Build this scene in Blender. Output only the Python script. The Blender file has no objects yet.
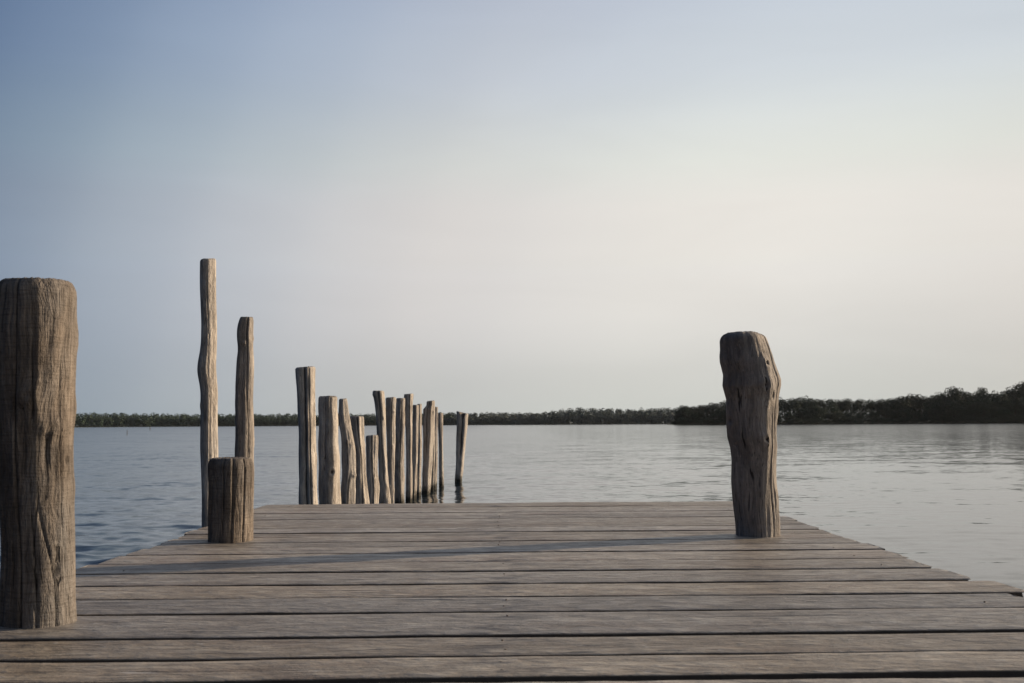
import bpy, math, random
import numpy as np
from mathutils import Matrix, Vector

R = math.radians
scene = bpy.context.scene
C = scene.collection

# ------------------------------------------------------------------ camera
FPX, CX, CY = 995.0, 512.0, 341.5
CAM = np.array([0.0, 0.0, 0.51])
YAW, PITCH, ROLL = R(0.98), R(4.72), R(0.33)
WATER = -0.59
fw = np.array([math.sin(YAW) * math.cos(PITCH), math.cos(YAW) * math.cos(PITCH), math.sin(PITCH)])
rt0 = np.array([math.cos(YAW), -math.sin(YAW), 0.0])
up0 = np.cross(rt0, fw)
rt = rt0 * math.cos(ROLL) - up0 * math.sin(ROLL)
up = up0 * math.cos(ROLL) + rt0 * math.sin(ROLL)
cam_data = bpy.data.cameras.new("camera")
cam = bpy.data.objects.new("camera", cam_data)
C.objects.link(cam)
M = Matrix(((rt[0], up[0], -fw[0], CAM[0]), (rt[1], up[1], -fw[1], CAM[1]), (rt[2], up[2], -fw[2], CAM[2]), (0, 0, 0, 1)))
cam.matrix_world = M
cam_data.sensor_width = 36.0
cam_data.lens = FPX / 1024 * 36.0
cam_data.clip_start = 0.05
cam_data.clip_end = 20000
cam_data.dof.use_dof = True
cam_data.dof.focus_distance = 4.8
cam_data.dof.aperture_fstop = 8.0
scene.camera = cam

# ------------------------------------------------------------------ sky, sun, exposure
SUN_EL, SUN_AZ = R(12.5), R(70.0)          # azimuth clockwise from +Y
world = bpy.data.worlds.new("World")
scene.world = world
world.use_nodes = True
wn, wl = world.node_tree.nodes, world.node_tree.links
wn.clear()
sky = wn.new("ShaderNodeTexSky")
sky.sky_type = 'NISHITA'
sky.sun_disc = False
sky.sun_elevation = SUN_EL
sky.sun_rotation = SUN_AZ
sky.air_density = 1.0
sky.dust_density = 2.5
sky.ozone_density = 1.0
bg = wn.new("ShaderNodeBackground")
wo = wn.new("ShaderNodeOutputWorld")
bg.inputs["Strength"].default_value = 0.10
# dusty evening haze over the clear sky: brightest towards the sun, thickest near the horizon
HAZE = [(-1.0, (0.045, 0.075, 0.14)), (-0.4, (0.066, 0.109, 0.194)), (-0.3, (0.113, 0.165, 0.258)), (-0.2, (0.192, 0.251, 0.344)), (-0.1, (0.321, 0.375, 0.451)),
        (0.0, (0.453, 0.488, 0.541)), (0.1, (0.573, 0.58, 0.599)), (0.2, (0.679, 0.657, 0.644)), (0.3, (0.738, 0.712, 0.685)), (0.4, (0.80, 0.770, 0.724)),
        (0.5, (0.815, 0.783, 0.732)), (0.6, (0.785, 0.756, 0.708)), (0.7, (0.755, 0.715, 0.665)), (0.8, (0.77, 0.715, 0.655)), (0.9, (0.95, 0.85, 0.74)), (1.0, (1.5, 1.25, 0.95))]
SKYMIX = [(0.0, 0.985), (0.30, 0.985), (0.45, 0.96), (0.65, 0.75), (1.0, 0.6)]
ELEV = [(0.0, (0.713, 0.762, 0.766)), (0.075, (0.854, 0.873, 0.885)), (0.15, (0.985, 0.99, 1.0)), (0.225, (0.985, 1.02, 1.06)), (0.3, (0.857, 0.936, 1.031)), (0.375, (0.73, 0.825, 0.965)), (0.45, (0.68, 0.77, 0.947)), (1.0, (0.68, 0.77, 0.947))]
HMAX = 1.6
bg.inputs["Strength"].default_value = 0.095
def wnode(kind, **kw):
    nd = wn.new(kind)
    for k_, v_ in kw.items(): setattr(nd, k_, v_)
    return nd
def wramp(sock, stops):
    nd = wnode("ShaderNodeValToRGB")
    cr = nd.color_ramp
    cr.interpolation = 'CARDINAL'
    while len(cr.elements) > 1: cr.elements.remove(cr.elements[-1])
    for i, (p, c) in enumerate(stops):
        e = cr.elements[0] if i == 0 else cr.elements.new(p)
        e.position = p
        e.color = (*c, 1) if isinstance(c, tuple) else (c, c, c, 1)
    wl.new(sock, nd.inputs[0])
    return nd.outputs[0]
wtc = wnode("ShaderNodeTexCoord")
wdot = wnode("ShaderNodeVectorMath", operation='DOT_PRODUCT')
wl.new(wtc.outputs["Generated"], wdot.inputs[0])
HZ_EL = R(-16.0)                             # the haze glow hangs low, about the horizon under the sun
wdot.inputs[1].default_value = (math.sin(SUN_AZ) * math.cos(HZ_EL), math.cos(SUN_AZ) * math.cos(HZ_EL), math.sin(HZ_EL))
whalf = wnode("ShaderNodeMath", operation='MULTIPLY_ADD')
wl.new(wdot.outputs["Value"], whalf.inputs[0]); whalf.inputs[1].default_value = 0.5; whalf.inputs[2].default_value = 0.5
wsep = wnode("ShaderNodeSeparateXYZ")
wl.new(wtc.outputs["Generated"], wsep.inputs[0])
hz_col = wramp(whalf.outputs[0], [((p + 1) / 2, tuple(c / HMAX for c in col)) for p, col in HAZE])
hz_amt = wramp(wsep.outputs[2], SKYMIX)
wtint = wnode("ShaderNodeMix", data_type='RGBA', blend_type='MULTIPLY')
wtint.inputs[0].default_value = 1.0
wl.new(hz_col, wtint.inputs[6])
wl.new(wramp(wsep.outputs[2], ELEV), wtint.inputs[7])
wscale = wnode("ShaderNodeVectorMath", operation='SCALE')
wl.new(wtint.outputs[2], wscale.inputs[0]); wscale.inputs["Scale"].default_value = HMAX / 0.13 
wmap = wnode("ShaderNodeMapping"); wmap.inputs["Scale"].default_value = (1.3, 1.3, 7.0)
wl.new(wtc.outputs["Generated"], wmap.inputs["Vector"])
wnz = wnode("ShaderNodeTexNoise"); wnz.inputs["Scale"].default_value = 2.2; wnz.inputs["Detail"].default_value = 5.0; wnz.inputs["Distortion"].default_value = 0.6
wl.new(wmap.outputs[0], wnz.inputs["Vector"])
wamp = wnode("ShaderNodeMapRange")
wamp.inputs[1].default_value = 0.3; wamp.inputs[2].default_value = 0.7
wamp.inputs[3].default_value = HMAX / 0.13 * 0.972; wamp.inputs[4].default_value = HMAX / 0.13 * 1.028
wl.new(wnz.outputs[0], wamp.inputs[0]); wl.new(wamp.outputs[0], wscale.inputs["Scale"])
wmix = wnode("ShaderNodeMix", data_type='RGBA')
wl.new(hz_amt, wmix.inputs[0]); wl.new(sky.outputs["Color"], wmix.inputs[6]); wl.new(wscale.outputs[0], wmix.inputs[7])
wl.new(wmix.outputs[2], bg.inputs["Color"])
wl.new(bg.outputs["Background"], wo.inputs["Surface"])

sun_data = bpy.data.lights.new("sun", 'SUN')
sun_data.energy = 5.0
sun_data.angle = R(1.0)
sun_data.color = (1.0, 0.83, 0.63)
sun = bpy.data.objects.new("sun", sun_data)
C.objects.link(sun)
sdir = Vector((math.sin(SUN_AZ) * math.cos(SUN_EL), math.cos(SUN_AZ) * math.cos(SUN_EL), math.sin(SUN_EL)))
sun.rotation_euler = sdir.to_track_quat('Z', 'Y').to_euler()

scene.cycles.sample_clamp_indirect = 3.0
scene.cycles.sample_clamp_direct = 6.0
vs = scene.view_settings
vs.view_transform = 'Standard'
vs.look = 'None'
vs.exposure = 0.45
vs.gamma = 1.0
vs.use_curve_mapping = False

# ------------------------------------------------------------------ measuring helpers
def ray(px, py):
    d = fw + rt * ((px - CX) / FPX) + up * ((CY - py) / FPX)
    return d / np.linalg.norm(d)

def at_height(px, py, z):
    d = ray(px, py)
    return CAM + d * ((z - CAM[2]) / d[2])

def at_depth(px, py, y):
    d = ray(px, py)
    return CAM + d * ((y - CAM[1]) / d[1])

def tag(o, label=None, cat=None, group=None, kind=None):
    if label: o["label"] = label
    if cat: o["category"] = cat
    if group: o["group"] = group
    if kind: o["kind"] = kind
    return o

def mesh_obj(name, verts, faces, mats, parent=None, smooth=True, loc=None, mat_idx=None):
    me = bpy.data.meshes.new(name)
    verts = np.asarray(verts, dtype=np.float64)
    if loc is not None:
        verts = verts - np.asarray(loc)
    if isinstance(faces, np.ndarray) and faces.ndim == 2:
        n, k = faces.shape
        me.vertices.add(len(verts)); me.vertices.foreach_set("co", verts.ravel())
        me.loops.add(n * k); me.loops.foreach_set("vertex_index", faces.ravel().astype(np.int32))
        me.polygons.add(n)
        me.polygons.foreach_set("loop_start", np.arange(0, n * k, k, dtype=np.int32))
        me.polygons.foreach_set("loop_total", np.full(n, k, dtype=np.int32))
    else:
        me.from_pydata([tuple(v) for v in verts], [], [tuple(f) for f in faces])
    for m in (mats if isinstance(mats, (list, tuple)) else [mats]):
        me.materials.append(m)
    me.update(calc_edges=True)
    me.validate()
    if mat_idx is not None:
        me.polygons.foreach_set("material_index", np.asarray(mat_idx, dtype=np.int32))
    me.polygons.foreach_set("use_smooth", np.full(len(me.polygons), smooth, dtype=bool))
    o = bpy.data.objects.new(name, me)
    C.objects.link(o)
    if parent is not None:
        o.parent = parent
    if loc is not None:
        o.location = tuple(loc)
    return o

def empty(name, loc):
    o = bpy.data.objects.new(name, None)
    o.empty_display_size = 0.2
    C.objects.link(o)
    o.location = tuple(loc)
    return o

# ------------------------------------------------------------------ materials
class NT:
    def __init__(self, name):
        self.m = bpy.data.materials.new(name)
        self.m.use_nodes = True
        self.t = self.m.node_tree
        self.t.nodes.clear()
        self.out = self.n("ShaderNodeOutputMaterial")
    def n(self, kind, **kw):
        nd = self.t.nodes.new(kind)
        for k, v in kw.items():
            setattr(nd, k, v)
        return nd
    def put(self, sock, v):
        if isinstance(v, bpy.types.NodeSocket):
            self.t.links.new(v, sock)
        elif v is not None:
            sock.default_value = v
    def math(self, op, a, b=None, c=None, clamp=False):
        nd = self.n("ShaderNodeMath", operation=op, use_clamp=clamp)
        self.put(nd.inputs[0], a)
        if b is not None: self.put(nd.inputs[1], b)
        if c is not None: self.put(nd.inputs[2], c)
        return nd.outputs[0]
    def vmath(self, op, a, b=None):
        nd = self.n("ShaderNodeVectorMath", operation=op)
        self.put(nd.inputs[0], a)
        if b is not None: self.put(nd.inputs[1], b)
        return nd.outputs[0]
    def noise(self, vec, scale, detail=4.0, rough=0.55, w=None, dist=0.0, color=False):
        nd = self.n("ShaderNodeTexNoise", noise_dimensions='4D' if w is not None else '3D')
        self.put(nd.inputs["Vector"], vec)
        nd.inputs["Scale"].default_value = scale
        nd.inputs["Detail"].default_value = detail
        nd.inputs["Roughness"].default_value = rough
        nd.inputs["Distortion"].default_value = dist
        if w is not None: self.put(nd.inputs["W"], w)
        return nd.outputs["Color" if color else "Fac"]
    def ramp(self, fac, stops):
        nd = self.n("ShaderNodeValToRGB")
        cr = nd.color_ramp
        while len(cr.elements) > 1: cr.elements.remove(cr.elements[-1])
        for i, (p, c) in enumerate(stops):
            e = cr.elements[0] if i == 0 else cr.elements.new(p)
            e.position = p
            e.color = (c[0], c[1], c[2], 1) if isinstance(c, (tuple, list)) else (c, c, c, 1)
        self.put(nd.inputs[0], fac)
        return nd.outputs[0]
    def mix(self, fac, a, b, blend='MIX'):
        nd = self.n("ShaderNodeMix", data_type='RGBA', blend_type=blend)
        self.put(nd.inputs[0], fac)
        self.put(nd.inputs[6], a if isinstance(a, bpy.types.NodeSocket) else (*a, 1))
        self.put(nd.inputs[7], b if isinstance(b, bpy.types.NodeSocket) else (*b, 1))
        return nd.outputs[2]
    def maprange(self, v, a, b, c=0.0, d=1.0):
        nd = self.n("ShaderNodeMapRange")
        self.put(nd.inputs[0], v)
        for i, x in enumerate((a, b, c, d)): nd.inputs[1 + i].default_value = x
        return nd.outputs[0]
    def mapping(self, vec, scale=(1, 1, 1), loc=None):
        nd = self.n("ShaderNodeMapping")
        self.put(nd.inputs["Vector"], vec)
        nd.inputs["Scale"].default_value = scale
        if loc is not None: self.put(nd.inputs["Location"], loc)
        return nd.outputs[0]
    def principled(self, color, rough=0.8, normal=None, spec=0.4, ior=None):
        p = self.n("ShaderNodeBsdfPrincipled")
        self.put(p.inputs["Base Color"], color if isinstance(color, bpy.types.NodeSocket) else (*color, 1))
        self.put(p.inputs["Roughness"], rough)
        self.put(p.inputs["Specular IOR Level"], spec)
        if ior: p.inputs["IOR"].default_value = ior
        if normal is not None: self.put(p.inputs["Normal"], normal)
        self.t.links.new(p.outputs[0], self.out.inputs["Surface"])
        return p
    def bump(self, h, strength, dist, normal=None):
        b = self.n("ShaderNodeBump")
        b.inputs["Strength"].default_value = strength
        b.inputs["Distance"].default_value = dist
        self.put(b.inputs["Height"], h)
        if normal is not None: self.put(b.inputs["Normal"], normal)
        return b.outputs[0]

def wood_post_material(name, dark, mid, light, grey, chatter=0.3, grey_amt=0.6):
    t = NT(name)
    co = t.n("ShaderNodeTexCoord").outputs["Object"]
    rnd = t.math('MULTIPLY', t.n("ShaderNodeObjectInfo").outputs["Random"], 40.0)
    w2 = t.math('ADD', rnd, 5.7)
    warp = t.noise(t.mapping(co, (1, 1, 0.6)), 7.0, 2, 0.5, w=rnd, color=True)
    warped = t.vmath('ADD', co, t.vmath('MULTIPLY', t.vmath('SUBTRACT', warp, (0.5, 0.5, 0.5)), (0.07, 0.07, 0.0)))
    sat = lambda v, lo, hi: t.maprange(v, lo, hi)
    grain = sat(t.noise(t.mapping(warped, (1, 1, 0.022)), 170.0, 3, 0.6, w=rnd), 0.34, 0.66)
    band = sat(t.noise(t.mapping(warped, (1, 1, 0.05)), 45.0, 3, 0.55, w=w2), 0.33, 0.67)
    patch = sat(t.noise(t.mapping(co, (1, 1, 0.45)), 9.0, 5, 0.62, w=rnd), 0.38, 0.62)
    patch2 = sat(t.noise(t.mapping(co, (1, 1, 0.3)), 6.5, 4, 0.6, w=w2), 0.46, 0.64)
    fleck = t.noise(t.mapping(co, (1, 1, 0.4)), 75.0, 4, 0.65, w=w2)
    crack = t.ramp(t.noise(t.mapping(warped, (1, 1, 0.014)), 48.0, 2, 0.45, w=rnd), [(0.0, 0.0), (0.29, 0.0), (0.335, 1.0), (1.0, 1.0)])
    fine = t.ramp(t.noise(t.mapping(warped, (1, 1, 0.020)), 130.0, 2, 0.5, w=w2), [(0.0, 0.0), (0.31, 0.0), (0.37, 1.0), (1.0, 1.0)])
    chat = t.noise(t.mapping(co, (0.10, 0.10, 1)), 210.0, 2, 0.5, w=rnd)
    col = t.mix(band, mid, light)
    col = t.mix(patch, t.mix(0.62, col, dark), col)
    col = t.mix(t.math('MULTIPLY', patch2, grey_amt), col, grey)
    col = t.mix(t.math('MULTIPLY', t.math('SUBTRACT', 1.0, grain), 0.5), col, dark)
    col = t.mix(t.math('MULTIPLY', t.maprange(fleck, 0.60, 0.70), 0.45), col, light)
    col = t.mix(t.math('MULTIPLY', t.maprange(fleck, 0.40, 0.30), 0.6), col, dark)
    col = t.mix(t.math('MULTIPLY', t.maprange(chat, 0.48, 0.70), chatter), col, dark)
    col = t.mix(t.math('MULTIPLY', t.math('SUBTRACT', 1.0, fine), 0.6), col, tuple(c * 0.4 for c in dark))
    col = t.mix(t.math('MULTIPLY', t.math('SUBTRACT', 1.0, crack), 0.85), col, (0.014, 0.011, 0.009))
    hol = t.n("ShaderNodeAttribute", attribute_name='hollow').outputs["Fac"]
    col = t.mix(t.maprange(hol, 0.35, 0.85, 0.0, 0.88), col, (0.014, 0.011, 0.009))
    pos = t.n("ShaderNodeNewGeometry").outputs["Position"]
    sep = t.n("ShaderNodeSeparateXYZ"); t.put(sep.inputs[0], pos)
    edge = t.noise(co, 14.0, 3, 0.6, w=rnd)
    wet = t.maprange(t.math('SUBTRACT', sep.outputs[2], t.math('MULTIPLY', t.math('SUBTRACT', edge, 0.5), 0.25)), WATER + 0.05, WATER + 0.17, 1.0, 0.0)
    col = t.mix(t.math('MULTIPLY', wet, 0.92), col, (0.016, 0.016, 0.010))
    h = t.math('ADD', t.math('MULTIPLY', grain, 0.35), t.math('ADD', t.math('MULTIPLY', band, 0.35), t.math('MULTIPLY', crack, 0.9)))
    h = t.math('ADD', h, t.math('ADD', t.math('MULTIPLY', fine, 0.35), t.math('ADD', t.math('MULTIPLY', chat, chatter), t.math('MULTIPLY', fleck, 0.5))))
    lumps = t.noise(t.mapping(co, (1, 1, 0.55)), 24.0, 5, 0.6, w=rnd)
    t.principled(col, 0.88, t.bump(h, 1.0, 0.006, t.bump(lumps, 0.8, 0.02)), 0.2)
    return t.m

MAT_POST = wood_post_material("brown_post_wood", (0.040, 0.030, 0.022), (0.145, 0.110, 0.081), (0.31, 0.25, 0.195), (0.185, 0.168, 0.150), 0.4, 0.8)
MAT_POST_GREY = wood_post_material("grey_post_wood", (0.085, 0.071, 0.060), (0.26, 0.22, 0.182), (0.48, 0.405, 0.33), (0.31, 0.285, 0.26), 0.12, 0.7)
MAT_PILE = wood_post_material("weathered_pile_wood", (0.16, 0.13, 0.102), (0.43, 0.362, 0.292), (0.64, 0.56, 0.47), (0.46, 0.415, 0.365), 0.12, 0.6)

def end_grain_material():
    t = NT("end_grain_wood")
    co = t.n("ShaderNodeTexCoord").outputs["Object"]
    w = t.n("ShaderNodeTexWave", wave_type='RINGS', rings_direction='Z')
    t.put(w.inputs["Vector"], co)
    w.inputs["Scale"].default_value = 22.0
    w.inputs["Distortion"].default_value = 2.5
    w.inputs["Detail"].default_value = 3.0
    n = t.noise(co, 30.0, 5, 0.65)
    f = t.math('ADD', t.math('MULTIPLY', w.outputs["Fac"], 0.3), t.math('MULTIPLY', n, 0.7))
    col = t.ramp(f, [(0.25, (0.06, 0.045, 0.035)), (0.5, (0.17, 0.14, 0.115)), (0.75, (0.28, 0.24, 0.20))])
    t.principled(col, 0.9, t.bump(f, 0.6, 0.006), 0.2)
    return t.m
MAT_END = end_grain_material()

LEFT_EDGE, RIGHT_EDGE = -1.462, 1.537
def plank_material():
    t = NT("weathered_deck_planks")
    co = t.n("ShaderNodeTexCoord").outputs["Object"]
    isl = t.n("ShaderNodeNewGeometry").outputs["Random Per Island"]
    w = t.math('MULTIPLY', isl, 60.0)
    w2 = t.math('ADD', w, 9.0)
    sat = lambda v, lo, hi: t.maprange(v, lo, hi)
    warp = t.noise(t.mapping(co, (1.2, 4, 4)), 2.5, 3, 0.55, w=w, color=True)
    cw = t.vmath('ADD', co, t.vmath('MULTIPLY', t.vmath('SUBTRACT', warp, (0.5, 0.5, 0.5)), (0.0, 0.10, 0.0)))
    grain = sat(t.noise(t.mapping(cw, (0.10, 1, 1)), 110.0, 3, 0.65, w=w), 0.34, 0.66)
    band = sat(t.noise(t.mapping(cw, (0.12, 1, 1)), 40.0, 4, 0.6, w=w2), 0.35, 0.65)
    blot = sat(t.noise(t.mapping(co, (0.40, 1, 1)), 8.0, 6, 0.68, w=w), 0.36, 0.64)
    stain = sat(t.noise(t.mapping(co, (0.28, 1, 1)), 5.0, 5, 0.65, w=w2), 0.52, 0.66)
    speck = t.noise(t.mapping(co, (0.6, 1, 1)), 52.0, 4, 0.65, w=w)
    chip = t.noise(t.mapping(co, (0.25, 1, 1)), 28.0, 4, 0.6, w=w2)
    crack = t.ramp(t.noise(t.mapping(cw, (0.020, 1, 1)), 42.0, 2, 0.45, w=w2), [(0.0, 0.0), (0.30, 0.0), (0.33, 1.0), (1.0, 1.0)])
    fine = t.ramp(t.noise(t.mapping(cw, (0.06, 1, 1)), 60.0, 2, 0.5, w=w2), [(0.0, 0.0), (0.30, 0.0), (0.36, 1.0), (1.0, 1.0)])
    vo = t.n("ShaderNodeTexVoronoi", voronoi_dimensions='4D', feature='F1')
    t.put(vo.inputs["Vector"], t.mapping(co, (0.45, 1, 1)))
    t.put(vo.inputs["W"], w)
    vo.inputs["Scale"].default_value = 2.6
    knot = t.maprange(vo.outputs["Distance"], 0.03, 0.10, 1.0, 0.0)
    mott = sat(t.noise(t.mapping(co, (0.42, 1, 1)), 26.0, 5, 0.65, w=w2), 0.34, 0.66)
    mott2 = sat(t.noise(t.mapping(co, (0.22, 1, 1)), 16.0, 5, 0.7, w=w), 0.36, 0.64)
    dark, mid, light = (0.090, 0.068, 0.048), (0.43, 0.35, 0.262), (0.64, 0.55, 0.435)
    col = t.mix(mott2, mid, light)
    col = t.mix(band, t.mix(0.35, col, dark), col)
    col = t.mix(blot, t.mix(0.40, col, dark), col)
    col = t.mix(mott, t.mix(0.55, col, dark), col)
    col = t.mix(t.math('MULTIPLY', stain, 0.5), col, (0.225, 0.150, 0.100))
    col = t.mix(t.math('MULTIPLY', t.math('SUBTRACT', 1.0, grain), 0.42), col, dark)
    hsv = t.n("ShaderNodeHueSaturation")
    t.put(hsv.inputs["Value"], t.maprange(isl, 0.0, 1.0, 0.70, 1.26)); t.put(hsv.inputs["Saturation"], t.maprange(t.math('FRACT', t.math('MULTIPLY', isl, 7.3)), 0.0, 1.0, 0.75, 1.15)); t.put(hsv.inputs["Color"], col)
    col = hsv.outputs[0]
    col = t.mix(t.math('MULTIPLY', t.maprange(speck, 0.62, 0.70), 0.55), col, (0.46, 0.42, 0.37))
    col = t.mix(t.math('MULTIPLY', t.maprange(speck, 0.38, 0.30), 0.7), col, (0.035, 0.028, 0.022))
    col = t.mix(t.math('MULTIPLY', t.maprange(chip, 0.655, 0.70), 0.6), col, (0.42, 0.38, 0.34))
    col = t.mix(t.math('MULTIPLY', t.maprange(chip, 0.36, 0.315), 0.75), col, (0.03, 0.023, 0.018))
    col = t.mix(t.math('MULTIPLY', knot, 0.8), col, (0.045, 0.032, 0.024))
    col = t.mix(t.math('MULTIPLY', t.math('SUBTRACT', 1.0, fine), 0.55), col, (0.03, 0.024, 0.019))
    col = t.mix(t.math('MULTIPLY', t.math('SUBTRACT', 1.0, crack), 0.9), col, (0.016, 0.013, 0.011))
    # dirt gathered where the boards are nailed to the middle beam
    sp = t.n("ShaderNodeSeparateXYZ"); t.put(sp.inputs[0], co)
    xn = t.math('ABSOLUTE', t.math('ADD', sp.outputs[0], (LEFT_EDGE + RIGHT_EDGE) / 2 - 0.02))
    near = t.maprange(xn, 0.02, 0.16, 1.0, 0.0)
    dirt = sat(t.noise(t.mapping(co, (0.45, 1, 1)), 19.0, 4, 0.6, w=w), 0.50, 0.62)
    col = t.mix(t.math('MULTIPLY', t.math('MULTIPLY', near, dirt), 0.75), col, (0.04, 0.030, 0.024))
    h = t.math('ADD', t.math('MULTIPLY', grain, 0.35), t.math('ADD', t.math('MULTIPLY', band, 0.4), t.math('MULTIPLY', crack, 0.8)))
    h = t.math('ADD', h, t.math('MULTIPLY', mott, 0.5))
    h = t.math('ADD', h, t.math('ADD', t.math('MULTIPLY', blot, 0.35), t.math('ADD', t.math('MULTIPLY', fine, 0.3), t.math('MULTIPLY', speck, 0.5))))
    t.principled(col, t.maprange(mott, 0.0, 1.0, 0.58, 0.44), t.bump(h, 1.0, 0.005), 0.45)
    return t.m
MAT_PLANK = plank_material()

def simple_wood(name, col):
    t = NT(name)
    co = t.n("ShaderNodeTexCoord").outputs["Object"]
    n = t.noise(t.mapping(co, (1, 0.1, 1)), 40.0, 4, 0.6)
    t.principled(t.mix(n, tuple(c * 0.5 for c in col), tuple(c * 1.4 for c in col)), 0.85, t.bump(n, 0.5, 0.005), 0.3)
    return t.m
MAT_BEAM = simple_wood("dark_beam_wood", (0.09, 0.075, 0.06))
MAT_EDGE = simple_wood("shaded_board_edge_wood", (0.055, 0.044, 0.034))  # board sides coloured dark to paint the shade in the gaps

def nail_material():
    t = NT("rusty_nail")
    n = t.noise(t.n("ShaderNodeTexCoord").outputs["Object"], 200.0, 3)
    p = t.principled(t.mix(n, (0.06, 0.05, 0.042), (0.12, 0.09, 0.07)), 0.6)
    p.inputs["Metallic"].default_value = 0.5
    return t.m
MAT_NAIL = nail_material()

def water_material():
    t = NT("lake_water")
    co = t.n("ShaderNodeTexCoord").outputs["Object"]
    geo = t.n("ShaderNodeNewGeometry")
    rip = t.noise(t.mapping(co, (1.25, 2.1, 1)), 2.6, 5, 0.6, color=True)
    rip2 = t.noise(t.mapping(co, (0.8, 1.5, 1), (13.0, 7.0, 0)), 0.5, 3, 0.55, color=True)
    gust = t.maprange(t.noise(t.mapping(co, (0.25, 1.0, 1)), 0.05, 3, 0.5), 0.35, 0.65, 0.55, 1.25)
    d = t.vmath('ADD', t.vmath('MULTIPLY', t.vmath('SUBTRACT', rip, (0.5, 0.5, 0.5)), (0.20, 0.36, 0.0)),
                t.vmath('MULTIPLY', t.vmath('SUBTRACT', rip2, (0.5, 0.5, 0.5)), (0.10, 0.22, 0.0)))
    sx = t.n("ShaderNodeSeparateXYZ"); t.put(sx.inputs[0], co)
    gust = t.math('MULTIPLY', gust, t.maprange(sx.outputs[0], -9.0, 7.0, 2.6, 0.24))
    sc = t.n("ShaderNodeVectorMath", operation='SCALE')
    t.put(sc.inputs[0], d); t.put(sc.inputs["Scale"], gust)
    nrm = t.vmath('NORMALIZE', t.vmath('ADD', geo.outputs["Normal"], sc.outputs[0]))
    dist = t.n("ShaderNodeVectorMath", operation='LENGTH'); t.put(dist.inputs[0], co)
    far = t.maprange(t.math('LOGARITHM', dist.outputs["Value"], 10.0), 1.2, 2.9)
    # beyond the pier the small waves are finer than the ripples drawn here: they act as roughness
    t.principled((0.012, 0.020, 0.024), t.math('MULTIPLY', t.maprange(far, 0.0, 1.0, 0.085, 0.19), t.maprange(sx.outputs[0], -9.0, 9.0, 1.25, 0.72)), nrm, 0.62, 1.333)
    return t.m
MAT_WATER = water_material()

def leaf_material(name, c0, c1, c2):
    t = NT(name)
    isl = t.n("ShaderNodeNewGeometry").outputs["Random Per Island"]
    col = t.ramp(isl, [(0.0, c0), (0.55, c1), (1.0, c2)])
    rnd = t.n("ShaderNodeObjectInfo").outputs["Random"]
    hsv = t.n("ShaderNodeHueSaturation")
    t.put(hsv.inputs["Color"], col)
    t.put(hsv.inputs["Value"], t.maprange(rnd, 0, 1, 0.75, 1.25))
    t.put(hsv.inputs["Hue"], t.maprange(rnd, 0, 1, 0.485, 0.51))
    t.principled(hsv.outputs[0], 0.7, None, 0.25)
    return t.m
MAT_LEAF = leaf_material("broadleaf_foliage", (0.020, 0.033, 0.017), (0.029, 0.044, 0.022), (0.040, 0.056, 0.028))
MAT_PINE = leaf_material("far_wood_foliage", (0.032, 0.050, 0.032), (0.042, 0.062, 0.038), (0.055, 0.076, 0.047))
MAT_FAR = leaf_material("hazed_wood_foliage", (0.080, 0.096, 0.076), (0.100, 0.116, 0.092), (0.118, 0.120, 0.104))  # paler and greyer leaves: distance haze mixed into the foliage colour
MAT_BARK = simple_wood("tree_bark", (0.06, 0.05, 0.04))

def ground_material():
    t = NT("shore_ground")
    co = t.n("ShaderNodeTexCoord").outputs["Object"]
    n = t.noise(co, 0.15, 5, 0.6)
    t.principled(t.mix(n, (0.045, 0.05, 0.03), (0.12, 0.105, 0.07)), 0.9, None, 0.2)
    return t.m
MAT_GROUND = ground_material()

# ------------------------------------------------------------------ water: one sheet, real waves near the pier
def build_water():
    rng = np.random.default_rng(3)
    dense = np.linspace(R(-62), R(62), 1000)
    sparse = np.linspace(R(62), R(298), 60)[1:-1]
    ang = np.concatenate([dense, sparse])
    na = len(ang)
    rad = [0.4]
    while rad[-1] < 90:
        rad.append(rad[-1] + max(0.024, 0.0085 * rad[-1]))
    while rad[-1] < 1900:
        rad.append(rad[-1] * 1.12)
    rad = np.array(rad)
    A, Rr = np.meshgrid(ang, rad)
    X, Y = Rr * np.sin(A), Rr * np.cos(A)
    dr = np.maximum(0.024, 0.0085 * Rr)
    da = np.where((A >= R(-62)) & (A <= R(62)), R(0.125), R(4)) * Rr
    sp = np.maximum(dr, da)
    Z = np.zeros_like(X)
    for i in range(90):
        lam = 0.12 * (0.9 / 0.12) ** rng.random()
        th = R(188) + rng.normal(0, R(36))
        k = 2 * math.pi / lam
        amp = 0.0175 / k * (1.0 if lam < 0.4 else 0.42)
        kx, ky = k * math.sin(th), k * math.cos(th)
        att = np.exp(-(2.4 * sp / lam) ** 2)
        ph = kx * X + ky * Y + rng.random() * 6.283
        Z += amp * att * (np.sin(ph) - 0.18 * np.cos(2 * ph))
    Z *= np.interp(X, [-16, -3, 3, 14], [2.0, 1.7, 0.28, 0.13])      # more wind on the left
    Z += WATER
    nr = len(rad)
    idx = np.arange(nr * na).reshape(nr, na)
    nxt = np.roll(idx, -1, axis=1)
    f = np.stack([idx[:-1], idx[1:], nxt[1:], nxt[:-1]], -1).reshape(-1, 4)
    v = np.stack([X, Y, Z], -1).reshape(-1, 3)
    # the centre
    v = np.vstack([v, [[0, 0, WATER]]])
    o = mesh_obj("water", v, f, MAT_WATER)
    tag(o, kind="structure")
build_water()

# ------------------------------------------------------------------ far shores
def shore_line(px0, px1, depth, n=40):
    return [at_depth(p, 420, depth(p)) for p in np.linspace(px0, px1, n)]

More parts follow.
